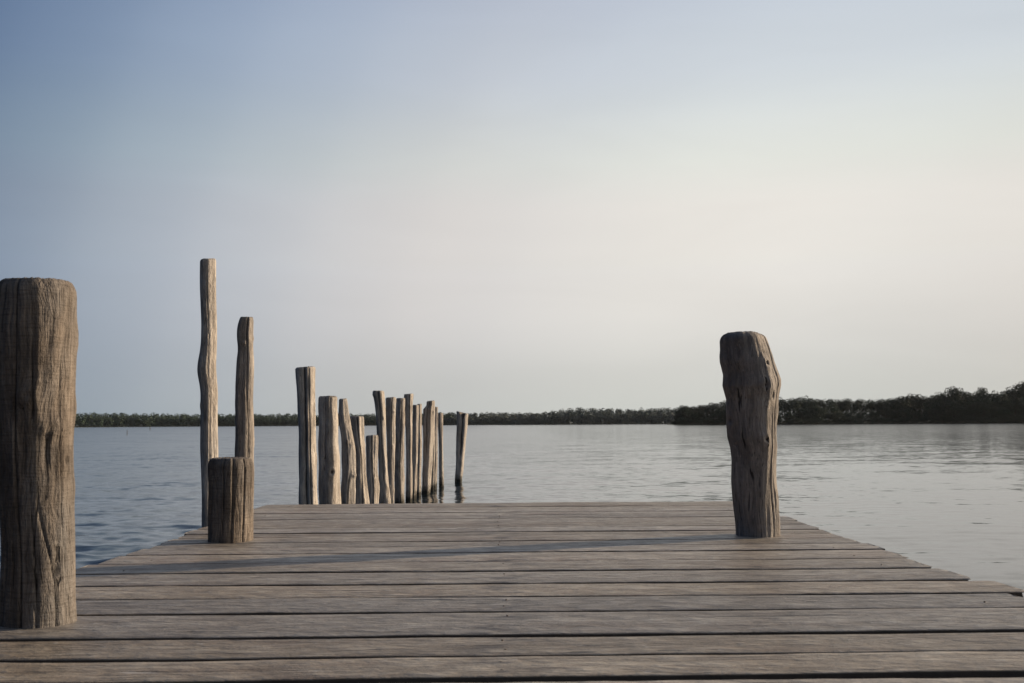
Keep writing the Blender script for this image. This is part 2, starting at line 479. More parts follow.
def ground_strip(name, px0, px1, depth, back, rise, seed):
    rng = np.random.default_rng(seed)
    n = 60
    rows = []
    pxs = np.linspace(px0, px1, n)
    for j, (b, z) in enumerate([(0, -0.4), (1.5, 0.15), (6, 0.6), (back * 0.4, rise * 0.6), (back * 0.8, rise), (back, -0.4)]):
        row = []
        for i, p in enumerate(pxs):
            d = depth(p) + rng.normal(0, 0.8) * (j < 3)
            q = at_depth(p, 424, d)
            s = (d + b) / d
            edge = min(1.0, i / 4.0, (n - 1 - i) / 4.0)
            row.append((q[0] * s, q[1] * s, WATER + (z if z < 0 else z * edge)))
        rows.append(row)
    v = [q for r_ in rows for q in r_]
    f = np.array([[j * n + i, j * n + i + 1, (j + 1) * n + i + 1, (j + 1) * n + i] for j in range(5) for i in range(n - 1)])
    return tag(mesh_obj(name, v, f, MAT_GROUND), kind="structure")

def quads(cen, size, rng, up_bias=0.3, nrm=None):
    """small leaf-clump faces: one four-cornered island per centre"""
    n = len(cen)
    a = rng.normal(size=(n, 3))
    if nrm is not None: a = a * 0.38 + nrm * 1.0
    a[:, 2] += up_bias
    a /= np.linalg.norm(a, axis=1)[:, None]
    b = rng.normal(size=(n, 3))
    u = np.cross(a, b); u /= np.linalg.norm(u, axis=1)[:, None]
    w = np.cross(a, u)
    s = (size * rng.uniform(0.6, 1.3, n))[:, None]
    s2 = s * rng.uniform(0.5, 1.0, n)[:, None]
    bend = a * s * 0.25
    V = np.stack([cen - u * s - bend, cen - w * s2 + bend, cen + u * s - bend, cen + w * s2 + bend], 1).reshape(-1, 3)
    F = np.arange(n * 4).reshape(n, 4)
    return V, F

def crown_points(rng, n, lobes):
    tot = sum(l[3] ** 2 for l in lobes)
    P, N = [], []
    for (x, y, z, r_, fl) in lobes:
        k = max(6, int(n * r_ * r_ / tot))
        d = rng.normal(size=(k, 3)); d /= np.linalg.norm(d, axis=1)[:, None]
        lump = 1 + 0.10 * np.sin(d[:, 0] * 6 + x * 3) * np.cos(d[:, 1] * 5 + z) + 0.10 * np.sin(d[:, 2] * 9 + y)
        rr = r_ * lump * rng.uniform(0.5, 1.03, k) ** 0.35
        q = d * rr[:, None]; q[:, 2] *= fl
        P.append(q + np.array([x, y, z])); N.append(d)
    return np.vstack(P), np.vstack(N)

def tree_mesh_parts(seed, leaves, leaf_size, bushy=1.0):
    """a broadleaf tree 1 unit tall: crown and trunk"""
    rng = np.random.default_rng(seed)
    lobes = [(0, 0, 0.55, 0.34, 0.95)]
    for i in range(8):
        a = i * 0.785 + rng.uniform(-.3, .3)
        rad = rng.uniform(0.30, 0.42) * bushy
        lobes.append((rad * math.cos(a), rad * math.sin(a), rng.uniform(0.42, 0.66), rng.uniform(0.15, 0.23), rng.uniform(0.75, 0.95)))
    for i in range(6):
        a = i * 1.05 + rng.random()
        rad = rng.uniform(0.08, 0.27) * bushy
        lobes.append((rad * math.cos(a), rad * math.sin(a), rng.uniform(0.66, 0.80), rng.uniform(0.15, 0.22), 0.85))
    for i in range(6):
        a = i * 1.05 + rng.random()
        lobes.append((0.32 * math.cos(a) * bushy, 0.32 * math.sin(a) * bushy, 0.20, 0.19, 0.9))
    P, N = crown_points(rng, leaves, lobes)
    P[:, 2] = np.maximum(P[:, 2], 0.02)
    P[:, 2] /= P[:, 2].max()
    crown = quads(P, leaf_size, rng, 0.25, N)
    # trunk with limbs
    V, F = [], []
    def limb(p, q, r0, r1):
        p, q = np.array(p), np.array(q)
        ax = q - p; ax /= np.linalg.norm(ax)
        s = np.cross(ax, [0.3, 0.9, 0.1]); s /= np.linalg.norm(s); t_ = np.cross(ax, s)
        b = len(V)
        for c_, rr in ((p, r0), ((p + q) / 2 + s * r0 * .5, (r0 + r1) / 2), (q, r1)):
            for k in range(7):
                an = k / 7 * 2 * math.pi
                V.append(c_ + (s * math.cos(an) + t_ * math.sin(an)) * rr)
        for l in range(2):
            for k in range(7):
                F.append([b + l * 7 + k, b + l * 7 + (k + 1) % 7, b + (l + 1) * 7 + (k + 1) % 7, b + (l + 1) * 7 + k])
    limb((0, 0, -0.03), (0.01, 0, 0.62), 0.026, 0.012)
    for (x, y, z, r_, fl) in lobes[1:8]:
        limb((0, 0, z * 0.45), (x * .9, y * .9, z), 0.011, 0.004)
    return crown, (np.array(V), np.array(F))

# --- the near wooded headland on the right: every tree in its front rows is a thing
SKY = [(676, 421), (681, 407), (687, 404.5), (694, 404.8), (701, 404), (712, 402), (722, 400.5), (735, 399), (760, 398), (782, 396.5), (792, 397.5),
       (802, 396), (812, 398), (826, 399), (838, 398.5), (850, 398.5), (858, 397.5), (872, 398), (883, 398), (893, 397.5), (900, 396),
       (910, 394), (918, 393.5), (927, 395.5), (936, 395), (946, 391), (955, 386.5), (963, 387), (972, 391.5), (984, 387.5), (994, 390.5), (1002, 391), (1012, 386), (1022, 382), (1040, 379), (1075, 377), (1120, 378), (1180, 380)]
def skyline(p):
    xs, ys = zip(*SKY)
    return float(np.interp(p, xs, ys))
HEAD_D = 450.0
head_depth = lambda p: HEAD_D + 12 * math.sin(p * 0.03) + max(0, (690 - p)) * 1.2
ground_strip("headland", 666, 1230, head_depth, 90, 1.2, 5)

def mid_depth(p): return 900 - 60 * math.sin((p - 440) * 0.008)
ground_strip("far_shore", -420, 720, mid_depth, 160, 2.0, 6)

TREE_PROTO = []
for s in range(8):
    (cv, cf), (tv, tf) = tree_mesh_parts(100 + s, 5500, 0.020)
    cme = mesh_obj("crown", cv, cf, MAT_LEAF, smooth=False)
    tme = mesh_obj("trunk", tv, tf, MAT_BARK)
    TREE_PROTO.append((cme.data, tme.data))
    bpy.data.objects.remove(cme); bpy.data.objects.remove(tme)

def place_tree(kind, px, depth, height, width, proto, label, cat, group, base=0.4, rot=0.0):
    q = at_depth(px, 424, depth)
    e = empty(kind, (q[0], q[1], WATER + base))
    e.rotation_euler = (0, 0, rot)
    e.scale = (width, width, height)
    tag(e, label, cat, group)
    for nm, me in zip(("crown", "trunk"), TREE_PROTO[proto]):
        o = bpy.data.objects.new(nm, me)
        o.parent = e
        C.objects.link(o)
    return e

HOR = lambda p: at_depth(p, 424, 450)
def height_for(px, y_top, depth):
    return at_depth(px, y_top, depth)[2] - (WATER + 0.4)

rs = random.Random(11)
GROUP_T = "trees of the wooded headland"
special = {
    684: ("rounded dark tree at the very tip of the wooded headland", 17),
    955: ("dark domed tree standing out highest in the middle of the headland skyline", 21),
    917: ("broad low-domed tree on the headland just left of the tall domed one", 21),
    984: ("small round-topped tree between the tall dome and the rising right end of the headland", 17),
    1022: ("tallest dark tree at the right edge of the picture on the headland", 24),
    802: ("bushy tree with a small peak just right of the thick crooked mooring post", 17),
}
pxs = list(special.keys())
p = 694.0
while p < 1190:
    if all(abs(p - k) > 6 for k in special):
        pxs.append(p)
    p += rs.uniform(8.0, 11.5)
for p in sorted(pxs):
    d = head_depth(p) + rs.uniform(10, 26)
    top = skyline(p) - (0.6 if p in special else rs.uniform(-1.2, 0.8))
    h = height_for(p, top, d)
    wpx = special[p][1] if p in special else rs.uniform(17, 24)
    width = wpx / FPX * d / 0.95
    lab = special[p][0] if p in special else ("dark leafy tree shoulder to shoulder in the unbroken skyline of the headland" )
    place_tree("broadleaf_tree", p, d, h, width, rs.randrange(8), lab, "tree", GROUP_T, rot=rs.uniform(0, 6.28))
# lower trees and shrubs along the water
p = 682.0
while p < 1180:
    d = head_depth(p) + rs.uniform(3, 8)
    top = 424 - (424 - skyline(p)) * rs.uniform(0.40, 0.74)
    h = height_for(p, top, d)
    place_tree("broadleaf_tree", p, d, h, h * rs.uniform(0.95, 1.3), rs.randrange(8),
               "lower dark tree in the front row of the headland, close to the water", "tree", "front row trees of the headland", rot=rs.uniform(0, 6.28))
    p += rs.uniform(9, 14)
p = 675.0
while p < 1170:
    d = head_depth(p) + rs.uniform(0.5, 2.5)
    h = rs.uniform(2.0, 4.2) * (0.6 if p < 680 else 1)
    place_tree("shrub", p, d, h, h * rs.uniform(1.5, 2.2), rs.randrange(8),
               "low shrub hanging over the waterline of the headland" if p > 679 else "low shrub at the outermost tip of the headland",
               "shrub", "waterline shrubs of the headland", base=0.0, rot=rs.uniform(0, 6.28))
    p += rs.uniform(7, 12)

# --- the far wood reads as one mass
def far_wood(name, px0, px1, tops, rows, label, seed, mat, per, leaf):
    rng = np.random.default_rng(seed)
    VV, FF = [], []
    off = 0
    for (back, frac) in rows:
        p = px0
        while p < px1:
            d = mid_depth(p) + back + rng.uniform(-6, 6)
            top = float(np.interp(p, [t_[0] for t_ in tops], [t_[1] for t_ in tops]))
            h = (at_depth(p, top, d)[2] - WATER) * frac * rng.uniform(0.90, 1.06)
            q = at_depth(p, 424, d)
            w = rng.uniform(3.2, 5.0)
            lobes = []
            for k in range(6):
                zz = (0.18 + 0.72 * k / 5) * h
                ww = w * (1.0 - 0.45 * abs(k / 5 - 0.45)) * rng.uniform(0.7, 1.0)
                lobes.append((rng.normal(0, w * .35), rng.normal(0, w * .35), zz, ww, min(1.2, h * 0.13 / ww * 1.3)))
            P, N = crown_points(rng, per, lobes)
            P[:, 2] = np.clip(P[:, 2], 0.2, None)
            V, F = quads(P + np.array([q[0], q[1], WATER]), leaf, rng, 0.25, N)
            VV.append(V); FF.append(F + off); off += len(V)
            p += rng.uniform(3.6, 6.0)
    o = mesh_obj(name, np.vstack(VV), np.vstack(FF), mat, smooth=False)
    tag(o, label, "wood", kind="stuff")
    return o
far_wood("pine_wood", -380, 452, [(-380, 412), (75, 413.6), (120, 414), (200, 414.5), (300, 414.8), (360, 414.5), (450, 413.5)], [(8, 0.8), (26, 1.0), (50, 1.0)],
         "long even band of dark pine wood along the far shore on the left", 21, MAT_PINE, 330, 0.62)
far_wood("distant_wood", 448, 700, [(440, 414), (478, 413.5), (500, 413.2), (520, 414), (545, 413), (562, 410.5), (575, 408.8), (590, 409.6), (612, 409.3), (640, 409.8), (660, 409), (700, 408.5)],
         [(8, 0.72), (26, 1.0), (50, 1.0)], "haze-paled green distant wood on the far shore in the middle, left of the dark headland", 22, MAT_FAR, 360, 0.62)

# ------------------------------------------------------------------ pier
LEFT, RIGHT = LEFT_EDGE, RIGHT_EDGE
GAPS = [506.6, 512, 518, 527, 531.5, 540.5, 552, 561, 571, 583, 596, 611, 635, 656, 679]
edges = [at_height(505, y, 0.0)[1] for y in [502.8] + GAPS]      # far edge first
# closed joints seen only as faint lines inside the widest intervals
es = [edges[0]]
for a, b in zip(edges, edges[1:]):
    n = 2 if a - b > 0.36 else 1
    for k in range(1, n + 1):
        es.append(a + (b - a) * k / n)
while es[-1] > -1.6:
    es.append(es[-1] - [0.215, 0.235, 0.205, 0.25][len(es) % 4])
pier = empty("pier", ((LEFT + RIGHT) / 2, 2.5, 0.0))
tag(pier, "grey weathered plank pier running out over the lake from the bottom of the picture", "pier")
PLOC = np.array([(LEFT + RIGHT) / 2, 2.5, 0.0])

WIDE = {635: 0.044, 679: 0.046, 656: 0.022, 611: 0.022, 596: 0.020, 583: 0.020, 571: 0.021, 561: 0.022, 552: 0.026, 540.5: 0.016, 531.5: 0.024, 527: 0.024, 518: 0.016, 512: 0.018, 506.6: 0.018}
wide_y = {round(at_height(505, k, 0.0)[1], 3): v for k, v in WIDE.items()}

def build_decking():
    rng = np.random.default_rng(8)
    VV, FF = [], []
    off = 0
    nx = 150
    tops, MI = [], []
    for a, b in zip(es, es[1:]):
        def gap(e):
            for k, v in wide_y.items():
                if abs(k - e) < 0.004: return v
            return 0.010
        y1, y0 = a - gap(a) / 2, b + gap(b) / 2
        w = y1 - y0
        x0 = LEFT + rng.uniform(-0.028, 0.022)
        x1 = RIGHT + rng.uniform(-0.022, 0.028)
        if rng.random() < 0.22: x0 -= 0.03
        if rng.random() < 0.22: x1 += 0.03
        th = 0.07
        bev = 0.003
        zoff = rng.uniform(-0.0006, 0.0006)
        cup = rng.uniform(-0.003, 0.001)
        tilt = rng.uniform(-0.004, 0.004)
        # cross-section (s in 0..1 across, z)
        top_s = np.linspace(0, 1, 9)
        prof = [(bev * 0.0, -th), (0.0, -th * 0.5), (0.0, -bev), (bev * 0.3, -bev * 0.3), (bev, 0.0)]
        prof += [(bev + (w - 2 * bev) * s, 0.0) for s in top_s[1:-1]]
        prof += [(w - bev, 0.0), (w - bev * 0.3, -bev * 0.3), (w, -bev), (w, -th * 0.5), (w, -th)]
        prof = np.array(prof)
        m = len(prof)
        xs = np.linspace(x0, x1, nx)
        S, X = np.meshgrid(prof[:, 0], xs)
        Zp = np.tile(prof[:, 1], (nx, 1))
        wav = sum(rng.normal(0, 1) * np.sin(X * f_ + rng.random() * 6.28) for f_ in (0.9, 1.7, 3.1, 5.3)) * 0.0005
        e0 = sum(rng.normal(0, 1) * np.sin(X * f_ + rng.random() * 6.28) for f_ in (1.3, 3.7, 9.0, 21.0, 43.0)) * 0.0013
        e1 = sum(rng.normal(0, 1) * np.sin(X * f_ + rng.random() * 6.28) for f_ in (1.3, 3.7, 9.0, 21.0, 43.0)) * 0.0013
        u = S / w
        Yv = y0 + S + e0 * (1 - u) + e1 * u
        Zv = Zp + zoff + wav + cup * ((2 * u - 1) ** 2) * (Zp > -0.02) + tilt * (u - 0.5) * w
        # small grain ridges on the worn top
        for _ in range(7):
            Zv += (Zp > -0.004) * 0.00035 * np.sin(u * rng.uniform(20, 60) + X * rng.uniform(-1.5, 1.5) + rng.random() * 6)
        # chipped, not quite square ends
        dx = rng.normal(0, 0.004, m); dx[:] += np.linspace(-1, 1, m) * rng.normal(0, 0.005)
        X = X.copy()
        X[0] += dx; X[-1] += rng.normal(0, 0.004, m)
        V = np.stack([X, Yv, Zv], -1).reshape(-1, 3)
        idx = np.arange(nx * m).reshape(nx, m)
        nxt = np.roll(idx, -1, axis=1)
        F = np.stack([idx[:-1], idx[1:], nxt[1:], nxt[:-1]], -1).reshape(-1, 4)
        # end caps as quad fans between mirrored profile points
        caps = []
        for row, fl in ((idx[0], False), (idx[-1], True)):
            for k in range(m // 2 - 0):
                l = m - 1 - k
                if l - k < 2: break
                q = [row[k], row[k + 1], row[l - 1], row[l]]
                if q[1] == q[2]: break
                caps.append(q[::-1] if fl else q)
        F = np.vstack([F, np.array(caps)])
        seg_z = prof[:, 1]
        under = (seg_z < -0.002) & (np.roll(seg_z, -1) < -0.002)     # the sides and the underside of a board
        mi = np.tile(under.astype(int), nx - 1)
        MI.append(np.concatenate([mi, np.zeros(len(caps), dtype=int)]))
        VV.append(V); FF.append(F + off); off += len(V)
        tops.append((y0, y1, zoff))
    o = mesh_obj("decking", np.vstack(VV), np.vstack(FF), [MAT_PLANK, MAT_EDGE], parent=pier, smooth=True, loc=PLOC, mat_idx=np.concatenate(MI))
    o.location = (0, 0, 0)
    m = o.modifiers.new("sharp", 'EDGE_SPLIT'); m.split_angle = R(35)
    return tops
deck_tops = build_decking()

def box(x0, x1, y0, y1, z0, z1):
    v = [(x, y, z) for z in (z0, z1) for y in (y0, y1) for x in (x0, x1)]
    f = [(0, 2, 3, 1), (4, 5, 7, 6), (0, 1, 5, 4), (2, 6, 7, 3), (0, 4, 6, 2), (1, 3, 7, 5)]
    return np.array(v), np.array(f)
def bevel(o, w):
    m = o.modifiers.new("bevel", 'BEVEL'); m.width = w; m.segments = 2
for x in (LEFT + 0.16, 0.02, RIGHT - 0.16):
    v, f = box(x - 0.06, x + 0.06, es[-1] + 0.1, es[0] - 0.05, -0.255, -0.075)
    o = mesh_obj("beam", v, f, MAT_BEAM, parent=pier, smooth=False, loc=PLOC); o.location = (0, 0, 0); bevel(o, 0.008)
for y in (es[0] - 0.22, 3.3, 0.4):
    v, f = box(LEFT + 0.08, RIGHT - 0.08, y - 0.07, y + 0.07, -0.42, -0.258)
    o = mesh_obj("cross_beam", v, f, MAT_BEAM, parent=pier, smooth=False, loc=PLOC); o.location = (0, 0, 0); bevel(o, 0.008)
    for x in (LEFT + 0.3, RIGHT - 0.3):
        k = 14
        vv = [(x + 0.09 * math.cos(a * 2 * math.pi / k), y + 0.09 * math.sin(a * 2 * math.pi / k), z) for z in (-1.6, -0.9, -0.423) for a in range(k)]
        ff = [(l * k + a, l * k + (a + 1) % k, (l + 1) * k + (a + 1) % k, (l + 1) * k + a) for l in range(2) for a in range(k)]
        o = mesh_obj("support_post", np.array(vv), np.array(ff), MAT_BEAM, parent=pier, loc=PLOC); o.location = (0, 0, 0)

# nails where the boards cross the middle and the side beams
k = 8
nv = [(0.0032 * math.cos(a * 2 * math.pi / k), 0.0032 * math.sin(a * 2 * math.pi / k), -0.003) for a in range(k)] + \
     [(0.0028 * math.cos(a * 2 * math.pi / k), 0.0028 * math.sin(a * 2 * math.pi / k), 0.0008) for a in range(k)] + [(0, 0, 0.0013)]
nf = [(a, (a + 1) % k, k + (a + 1) % k, k + a) for a in range(k)] + [(k + a, k + (a + 1) % k, 2 * k) for a in range(k)]
nail0 = mesh_obj("nail", np.array(nv), nf, MAT_NAIL, parent=pier)
rn = random.Random(4)
first = True
count = 0
for (y0, y1, z) in deck_tops:
    if y0 < 1.6: continue
    for x in (0.02, RIGHT - 0.16, LEFT + 0.16):
        for s in ((0.25, 0.75) if x == 0.02 else (0.3,)):
            if count >= 98 or rn.random() < 0.35: continue
            o = nail0 if first else nail0.copy()
            if not first:
                C.objects.link(o); o.parent = pier
            first = False
            count += 1
            o.location = (x + rn.uniform(-.012, .012) - PLOC[0], y0 + (y1 - y0) * (s + rn.uniform(-.05, .05)) - PLOC[1], z + 0.0005)

# ------------------------------------------------------------------ posts
def wood_post(name, label, cat, depth, rows, seed, mat, bottom=None, group=None, seg=64, rough=1.0, lobes=0.06,
              cracks=(), knots=(), ridge=0.012, top_slant=(0.0, 0.0), bevel_top=0.10, notch=None, step=0.02, square=2.0, corner=300.0, wob=0.12, topnoise=0.010, soften=0.015):
    """a hewn trunk: rows are (image row, left edge, right edge) measured at its distance"""
    rng = np.random.default_rng(seed)
    rows = sorted(rows)
    zz, cx, rr = [], [], []
    for (y, xl, xr) in rows:
        a, b = at_depth(xl, y, depth), at_depth(xr, y, depth)
        zz.append((a[2] + b[2]) / 2); cx.append((a[0] + b[0]) / 2)
        view = abs(math.cos(math.atan2((a[0] + b[0]) / 2, depth)))
        rr.append((b[0] - a[0]) / 2 * view)
    zz, cx, rr = np.array(zz)[::-1], np.array(cx)[::-1], np.array(rr)[::-1]
    if bottom is not None and bottom < zz[0]:
        sl = (cx[1] - cx[0]) / max(1e-3, zz[1] - zz[0]) if len(cx) > 1 else 0
        sl = max(-0.12, min(0.12, sl))
        cx = np.insert(cx, 0, cx[0] - sl * (zz[0] - bottom)); rr = np.insert(rr, 0, rr[0] * 1.0); zz = np.insert(zz, 0, bottom)
    z0, z1 = zz[0], zz[-1]
    n = max(24, int((z1 - z0) / step))
    Zr = np.linspace(z0, z1, n)
    # smooth interpolation
    def smooth(vals):
        v = np.interp(Zr, zz, vals)
        kk = max(1, int(n * soften)); ker = np.ones(2 * kk + 1) / (2 * kk + 1)
        vp = np.concatenate([np.full(kk, v[0]), v, np.full(kk, v[-1])])
        return np.convolve(vp, ker, 'valid')
    CXr, RRr = smooth(cx), smooth(rr)
    r0 = float(np.mean(RRr))
    TH = np.linspace(0, 2 * math.pi, seg, endpoint=False)
    T, Zg = np.meshgrid(TH, Zr)
    thc = R(corner - 45) + wob * np.sin((Zg - z0) * rng.uniform(4, 7) + rng.random() * 6) + wob * 0.5 * np.sin((Zg - z0) * rng.uniform(11, 17) + rng.random() * 6)
    HOL = np.zeros_like(T)
    F = (np.abs(np.cos(T - thc)) ** square + np.abs(np.sin(T - thc)) ** square) ** (-1.0 / square)
    F *= 1.0 / (0.5 * (1 + 2 ** (0.5 - 1.0 / square)))
    Lz = z1 - z0
    t = (Zg - z0)
    for kf in (2, 3, 4, 5):
        am = lobes * rng.uniform(0.5, 1.0) / (1 + 0.35 * (kf - 2))
        F += am * np.cos(kf * T + rng.random() * 6.28 + 0.9 * np.sin(t * rng.uniform(1.0, 3.0) + rng.random() * 6) )
    for kf in range(7, 34, 2):
        am = ridge * rng.uniform(0.3, 1.0) * (12.0 / (kf + 5)) ** 0.7
        F += am * np.cos(kf * T + rng.random() * 6.28 + 0.9 * np.sin(t * rng.uniform(1.5, 5.0) + rng.random() * 6) + 0.5 * np.sin(t * rng.uniform(6, 12) + rng.random() * 6))
    # dents and swellings along the trunk
    for _ in range(int(10 * rough) + 2):
        th, z = rng.random() * 6.283, z0 + rng.random() * Lz
        dth = (T - th + math.pi) % (2 * math.pi) - math.pi
        F += rng.normal(0, 0.045) * rough * np.exp(-(dth / rng.uniform(0.25, 0.6)) ** 2 - ((Zg - z) / (r0 * rng.uniform(0.6, 2.0))) ** 2)
    for (th, depth_, wid, za, zb, wob) in cracks:
        thz = th + wob * np.sin((Zg - z0) / Lz * 7.0 + seed) + wob * 0.4 * np.sin((Zg - z0) / Lz * 19.0)
        dth = (T - thz + math.pi) % (2 * math.pi) - math.pi
        u = (Zg - z0) / Lz
        mask = np.clip((u - za) / 0.06 + 0.0, 0, 1) * np.clip((zb - u) / 0.06, 0, 1) if zb < 1 else np.clip((u - za) / 0.06, 0, 1)
        F -= depth_ * mask * np.exp(-(dth / wid) ** 2)
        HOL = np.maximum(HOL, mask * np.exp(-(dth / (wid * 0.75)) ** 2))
    for (th, u, amp, wt, wz) in knots:
        dth = (T - th + math.pi) % (2 * math.pi) - math.pi
        q = (dth / wt) ** 2 + ((Zg - (z0 + u * Lz)) / wz) ** 2
        F += amp * np.exp(-q) - 1.3 * amp * np.exp(-q * 7)
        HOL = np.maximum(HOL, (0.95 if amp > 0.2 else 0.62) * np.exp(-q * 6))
    # rounded upper edge
    top = np.clip((z1 - Zg) / (r0 * bevel_top + 1e-6), 0, 1)
    F *= 1 - 0.10 * (1 - top) ** 2
    # torn fibres: long narrow ridges and slivers broken away
    for _ in range(int(70 * min(1.2, rough + 0.2))):
        th, z = rng.random() * 6.283, z0 + rng.random() * Lz
        dth = (T - th - 0.12 * np.sin((Zg - z) * 6) + math.pi) % (2 * math.pi) - math.pi
        zr = (Zg - z) / (r0 * rng.uniform(0.5, 2.6))
        F += rng.choice([-1, -1, 1]) * rng.uniform(0.012, 0.038) * np.exp(-np.abs(dth / rng.uniform(0.05, 0.16)) ** 3) * np.clip(1.4 - np.abs(zr) * 1.4, 0, 1) ** 0.6
    # the trunk is never quite straight nor of one thickness
    CXr = CXr + r0 * 0.022 * rough * sum(rng.normal(0, 1) * np.sin((Zr - z0) * f_ + rng.random() * 6) for f_ in (4.0, 9.0, 17.0))
    for _ in range(int(rough * 4 * Lz)):
        th, z = rng.random() * 6.283, z0 + rng.random() * Lz
        dth = (T - th + math.pi) % (2 * math.pi) - math.pi
        q = (dth / rng.uniform(0.22, 0.42)) ** 2 + ((Zg - z) / (r0 * rng.uniform(0.20, 0.55))) ** 2
        am = rng.uniform(0.07, 0.20) * min(rough, 1.2)
        F += am * np.exp(-q) - 0.5 * am * np.exp(-q * 8)
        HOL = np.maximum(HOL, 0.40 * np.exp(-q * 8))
    lat = F * np.cos(T)
    kk = max(2, n // 10); ker = np.ones(2 * kk + 1) / (2 * kk + 1)
    sm = lambda v_: np.convolve(np.concatenate([np.full(kk, v_[:kk].mean()), v_, np.full(kk, v_[-kk:].mean())]), ker, 'valid')
    hw, mid_ = sm((lat.max(1) - lat.min(1)) / 2), sm((lat.max(1) + lat.min(1)) / 2)
    CXr = CXr - mid_ / hw * RRr
    Rg = (RRr / hw)[:, None] * F
    cyl = rng.normal(0, 1, 3)
    X = CXr[:, None] + Rg * np.cos(T)
    Yc = depth + 0.25 * r0 * np.sin((Zr - z0) * 2.3 + seed)[:, None] * min(1.0, rough)
    Y = Yc + Rg * np.sin(T)
    ft = np.clip((Zg - (z1 - 2.5 * r0)) / (2.5 * r0), 0, 1) ** 2
    Z = Zg + ft * (top_slant[0] * (X - CXr[-1]) + top_slant[1] * (Y - depth))
    Z += ft * sum(rng.normal(0, 1) * np.cos(kf * T + rng.random() * 6) for kf in (2, 3, 5, 7, 11)) * r0 * topnoise
    if notch is not None:
        th, dep, wid = notch
        dth = (T - th + math.pi) % (2 * math.pi) - math.pi
        dth2 = (T - th - math.pi + math.pi) % (2 * math.pi) - math.pi
        Z -= ft * dep * (np.exp(-(dth / wid) ** 2) + np.exp(-(((T - (math.pi - th) + math.pi) % (2 * math.pi) - math.pi) / wid) ** 2))
    V = np.stack([X, Y, Z], -1).reshape(-1, 3)
    idx = np.arange(n * seg).reshape(n, seg)
    nxt = np.roll(idx, -1, axis=1)
    Fc = [np.stack([idx[:-1], nxt[:-1], nxt[1:], idx[1:]], -1).reshape(-1, 4)]
    nside = len(Fc[0])
    # cap rings
    ctr = V[idx[-1]].mean(axis=0)
    last = idx[-1]
    base = len(V)
    extra = []
    for q in (0.94, 0.72, 0.48, 0.24, 0.04):
        ring = ctr + (V[idx[-1]] - ctr) * q
        ring[:, 2] += r0 * (0.035 if q < 0.9 else 0.02) + rng.normal(0, r0 * 0.012, seg)
        extra.append(ring)
    V = np.vstack([V] + extra)
    for k_ in range(len(extra)):
        cur = base + k_ * seg + np.arange(seg)
        Fc.append(np.stack([last, np.roll(last, -1), np.roll(cur, -1), cur], -1))
        last = cur
    F4 = np.vstack(Fc)
    tri_fill = [list(last)]
    mi = np.zeros(len(F4), dtype=int); mi[nside:] = 1
    loc = (CXr[0], depth, z0)
    o = mesh_obj(name, V, F4, [mat, MAT_END], loc=np.array(loc), mat_idx=mi)
    at = o.data.attributes.new('hollow', 'FLOAT', 'POINT')
    hv = np.zeros(len(o.data.vertices)); hv[:n * seg] = HOL.ravel()[:n * seg]
    at.data.foreach_set('value', hv)
    tag(o, label, cat, group)
    return o

S_ = lambda deg: R(deg)            # angles on the trunk: 270 faces the camera, 0 is the right side
gm = "mooring posts through the pier deck"
dl = at_height(36, 631, 0.0)[1] + 0.10
wood_post("mooring_post", "thick brown mooring post with peeling grain at the left edge of the picture", "post", dl,
          [(282, -5, 74), (292, -6, 75.5), (340, -6, 75), (400, -5, 73.5), (450, -5, 73), (475, -4, 73.5), (490, -4, 75), (500, -4, 73.5), (520, -4, 73), (560, -3, 73.5), (600, -4, 74), (630, -5, 76)],
          31, MAT_POST, bottom=-0.5, group=gm, seg=176, lobes=0.025, ridge=0.0045, rough=0.9, step=0.005,
          cracks=[(S_(287), 0.06, 0.028, 0.0, 0.62, 0.07), (S_(306), 0.05, 0.03, 0.12, 0.60, 0.22), (S_(297), 0.07, 0.035, 0.70, 0.93, 0.20), (S_(262), 0.10, 0.035, 0.1, 1.0, 0.05), (S_(334), 0.04, 0.025, 0.4, 0.9, 0.06)],
          knots=[(S_(318), 0.46, 0.09, 0.42, 0.07), (S_(345), 0.66, 0.07, 0.25, 0.035), (S_(290), 0.75, 0.06, 0.20, 0.06)],
          bevel_top=0.30, square=2.5, corner=292, wob=0.10, topnoise=0.005)
dsq = at_height(230, 543, 0.0)[1] + 0.095
wood_post("mooring_post", "short sawn-off post stub on the left of the deck before two thin poles", "post", dsq,
          [(458.5, 209, 252), (462, 208, 253), (480, 208.5, 253.5), (510, 208.5, 252.5), (545, 208, 252)],
          32, MAT_POST, bottom=-0.5, group=gm, seg=144, lobes=0.02, ridge=0.006, rough=0.4, step=0.006,
          cracks=[(S_(288), 0.07, 0.04, 0.0, 1.0, 0.04), (S_(322), 0.10, 0.035, 0.3, 1.0, 0.05), (S_(262), 0.05, 0.03, 0.2, 1.0, 0.04)], bevel_top=0.4, square=2.6, corner=290, wob=0.04, topnoise=0.006)
dr_ = at_height(758, 538, 0.0)[1] + 0.10
